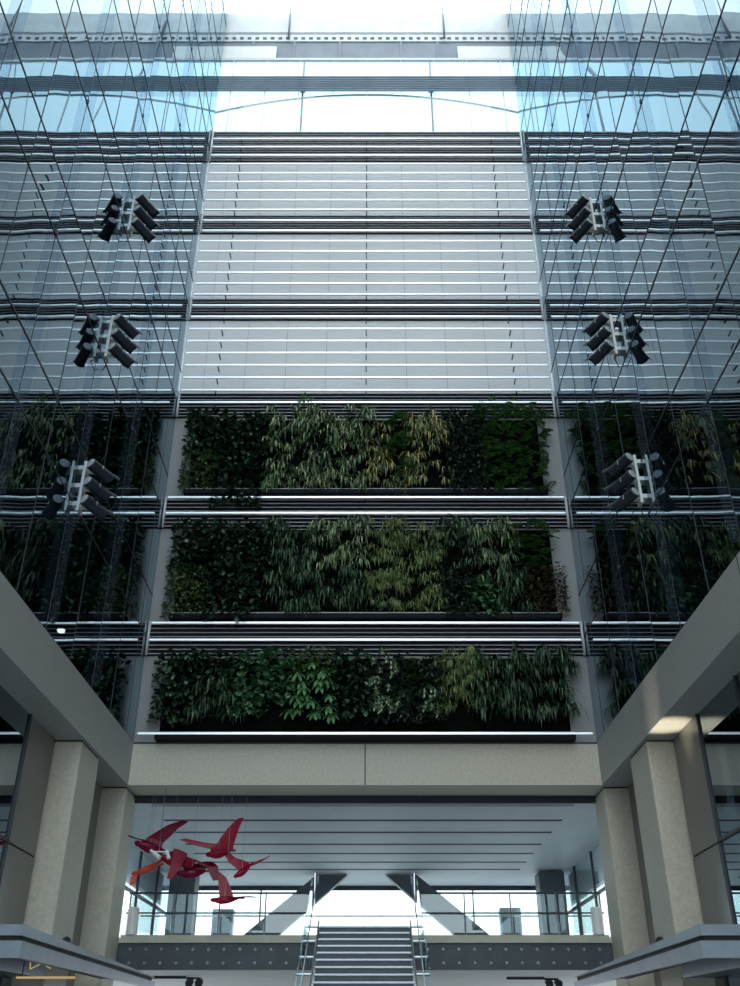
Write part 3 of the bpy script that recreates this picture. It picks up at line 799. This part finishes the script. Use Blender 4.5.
bird((-4.42,BY+.15,5.42), (-.38,-.08,-.06), (.34,.08,.04), [(.02,0,.06),(.22,-.06,.22),(.42,-.12,.10),(.52,-.16,-.22)], [(-.05,.05,.05),(-.2,.16,.2),(-.4,.26,.26),(-.6,.34,.24)], M['dred'], 'dark red bird with arched wings in the middle of the flock', .10, .32)
bird((-3.52,BY,4.74), (-.36,-.06,.0), (.36,.06,.06), [(-.02,0,.06),(-.10,.02,.30),(-.20,.04,.52),(-.46,.06,.74)], [(.1,0,.02),(.3,-.08,.05),(.5,-.14,.06),(.72,-.2,.04)], M['red'], 'red bird with a tall upright wing, lowest of the flock beside the railing', .08, .24)
bird((-5.65,BY+.1,5.50), (-.30,-.10,-.14), (.34,.10,.10), [(0,0,.02),(-.15,-.05,-.1),(-.3,-.1,-.22),(-.36,-.15,-.44)], [(.05,0,.03),(.2,.06,.12),(.34,.12,.22),(.5,.2,.3)], M['orange'], 'pale orange bird half hidden behind the left column', .07, .22)
o = thing('spotlight', 'small white twin lamp hanging among the birds by the left column', 'light', (-5.25, BY-.25, 5.75))
MB().tube([(-.22,0,.14),(.05,-.05,-.06)], [.035,.06], 10).build('lamp_head', M['white'], o)
MB().tube([(.20,0,.14),(.28,-.05,-.08)], [.03,.05], 10).build('lamp_head', M['white'], o)
MB().bar((-.2,0,.1),(.26,0,.1),.03,.03).build('bar', M['white'], o)
MB().tube([(0,0,.1),(0,0,ZB-5.75)], .008, 6).build('rod', M['wire'], o)

# ------------------------------------------------------------------ lit things
o = thing('ceiling_light', 'small round glowing ceiling light seen through the lower left glass wall', 'light', (-7.0, 20.18, 9.86))
MB().tube([(0,0,0),(0,0,-.05)], .085, 20).build('diffuser', M['lamp'], o)
MB().tube([(0,0,.03),(0,0,0)], .10, 20).build('trim_ring', M['white'], o)
MB().tube([(0,0,.03),(0,0,1.89)], .01, 6).build('stem', M['wire'], o)
o = thing('shop_sign', 'yellow glowing sign of angular outlines hanging under the left canopy', 'sign', (-5.58, 18.5, 2.61))
m = MB()
for (p, q) in (((-.32,0,.30),(-.30,0,.15)), ((-.30,0,.15),(-.12,0,.24)), ((-.12,0,.24),(-.32,0,.30)), ((-.10,0,.28),(-.02,0,.20)), ((-.02,0,.20),(.06,0,.16))):
    m.bar(p, q, .016, .016)
m.build('neon_mark', M['strip'], o)
MB().box(-.52, .52, -.015, .015, .0, .035).build('light_strip', M['strip'], o)
for x in (-.42, .42): MB().tube([(x,0,.03),(x,0,.33)], .008, 6).build('hanger', M['can'], o)

# ------------------------------------------------------------------ light: bright overcast sky over the open atrium
wd = bpy.data.worlds.new('sky'); bpy.context.scene.world = wd; wd.use_nodes = True
nt = wd.node_tree; nt.nodes.clear(); N = nt.nodes; Lk = nt.links
out = N.new('ShaderNodeOutputWorld'); bg = N.new('ShaderNodeBackground'); Lk.new(bg.outputs[0], out.inputs[0])
tc = N.new('ShaderNodeTexCoord'); sp = N.new('ShaderNodeSeparateXYZ'); Lk.new(tc.outputs['Generated'], sp.inputs[0])
rp = N.new('ShaderNodeValToRGB'); Lk.new(sp.outputs['Z'], rp.inputs['Fac'])
e = rp.color_ramp.elements
e[0].position = 0; e[0].color = (.95,.98,1,1); e[1].position = 1; e[1].color = (.84,.95,1.0,1)
ns = N.new('ShaderNodeTexNoise'); ns.inputs['Scale'].default_value = 3.0; ns.inputs['Detail'].default_value = 4
Lk.new(tc.outputs['Generated'], ns.inputs['Vector'])
mx = N.new('ShaderNodeMix'); mx.data_type = 'RGBA'; mx.inputs[7].default_value = (.80,.94,1,1)
mp = N.new('ShaderNodeMapRange'); mp.inputs['From Min'].default_value = .45; mp.inputs['From Max'].default_value = .7
mp.inputs['To Max'].default_value = .8
Lk.new(ns.outputs['Fac'], mp.inputs['Value']); Lk.new(mp.outputs[0], mx.inputs[0]); Lk.new(rp.outputs[0], mx.inputs[6])
Lk.new(mx.outputs[2], bg.inputs['Color']); bg.inputs['Strength'].default_value = 3.0
# warm floodlight beam from the right canopy up to the beam soffit
def spot(name, loc, target, col, power, size, blend=.5):
    l = bpy.data.lights.new(name, 'SPOT'); l.energy = power; l.color = col; l.spot_size = size; l.spot_blend = blend; l.shadow_soft_size = .04
    o = bpy.data.objects.new(name, l); C.objects.link(o); o.location = loc
    o.rotation_euler = (Vector(target)-Vector(loc)).to_track_quat('-Z', 'Y').to_euler(); return o
spot('floodlight_beam', (5.75, 20.05, 3.42), (6.45, 19.7, 7.48), (1,.85,.62), 1500, R(20), .9)

# ------------------------------------------------------------------ camera
cam = bpy.data.cameras.new('camera'); cam.sensor_fit = 'VERTICAL'; cam.sensor_height = 24; cam.lens = 934/986*24
co = bpy.data.objects.new('camera', cam); C.objects.link(co)
co.location = (.13, 0, 1.6); co.rotation_euler = (R(90+30.6), 0, 0)
cam.clip_end = 500
sc = bpy.context.scene; sc.camera = co
sc.view_settings.view_transform = 'Standard'; sc.view_settings.look = 'None'; sc.view_settings.gamma = 1; sc.view_settings.exposure = 0
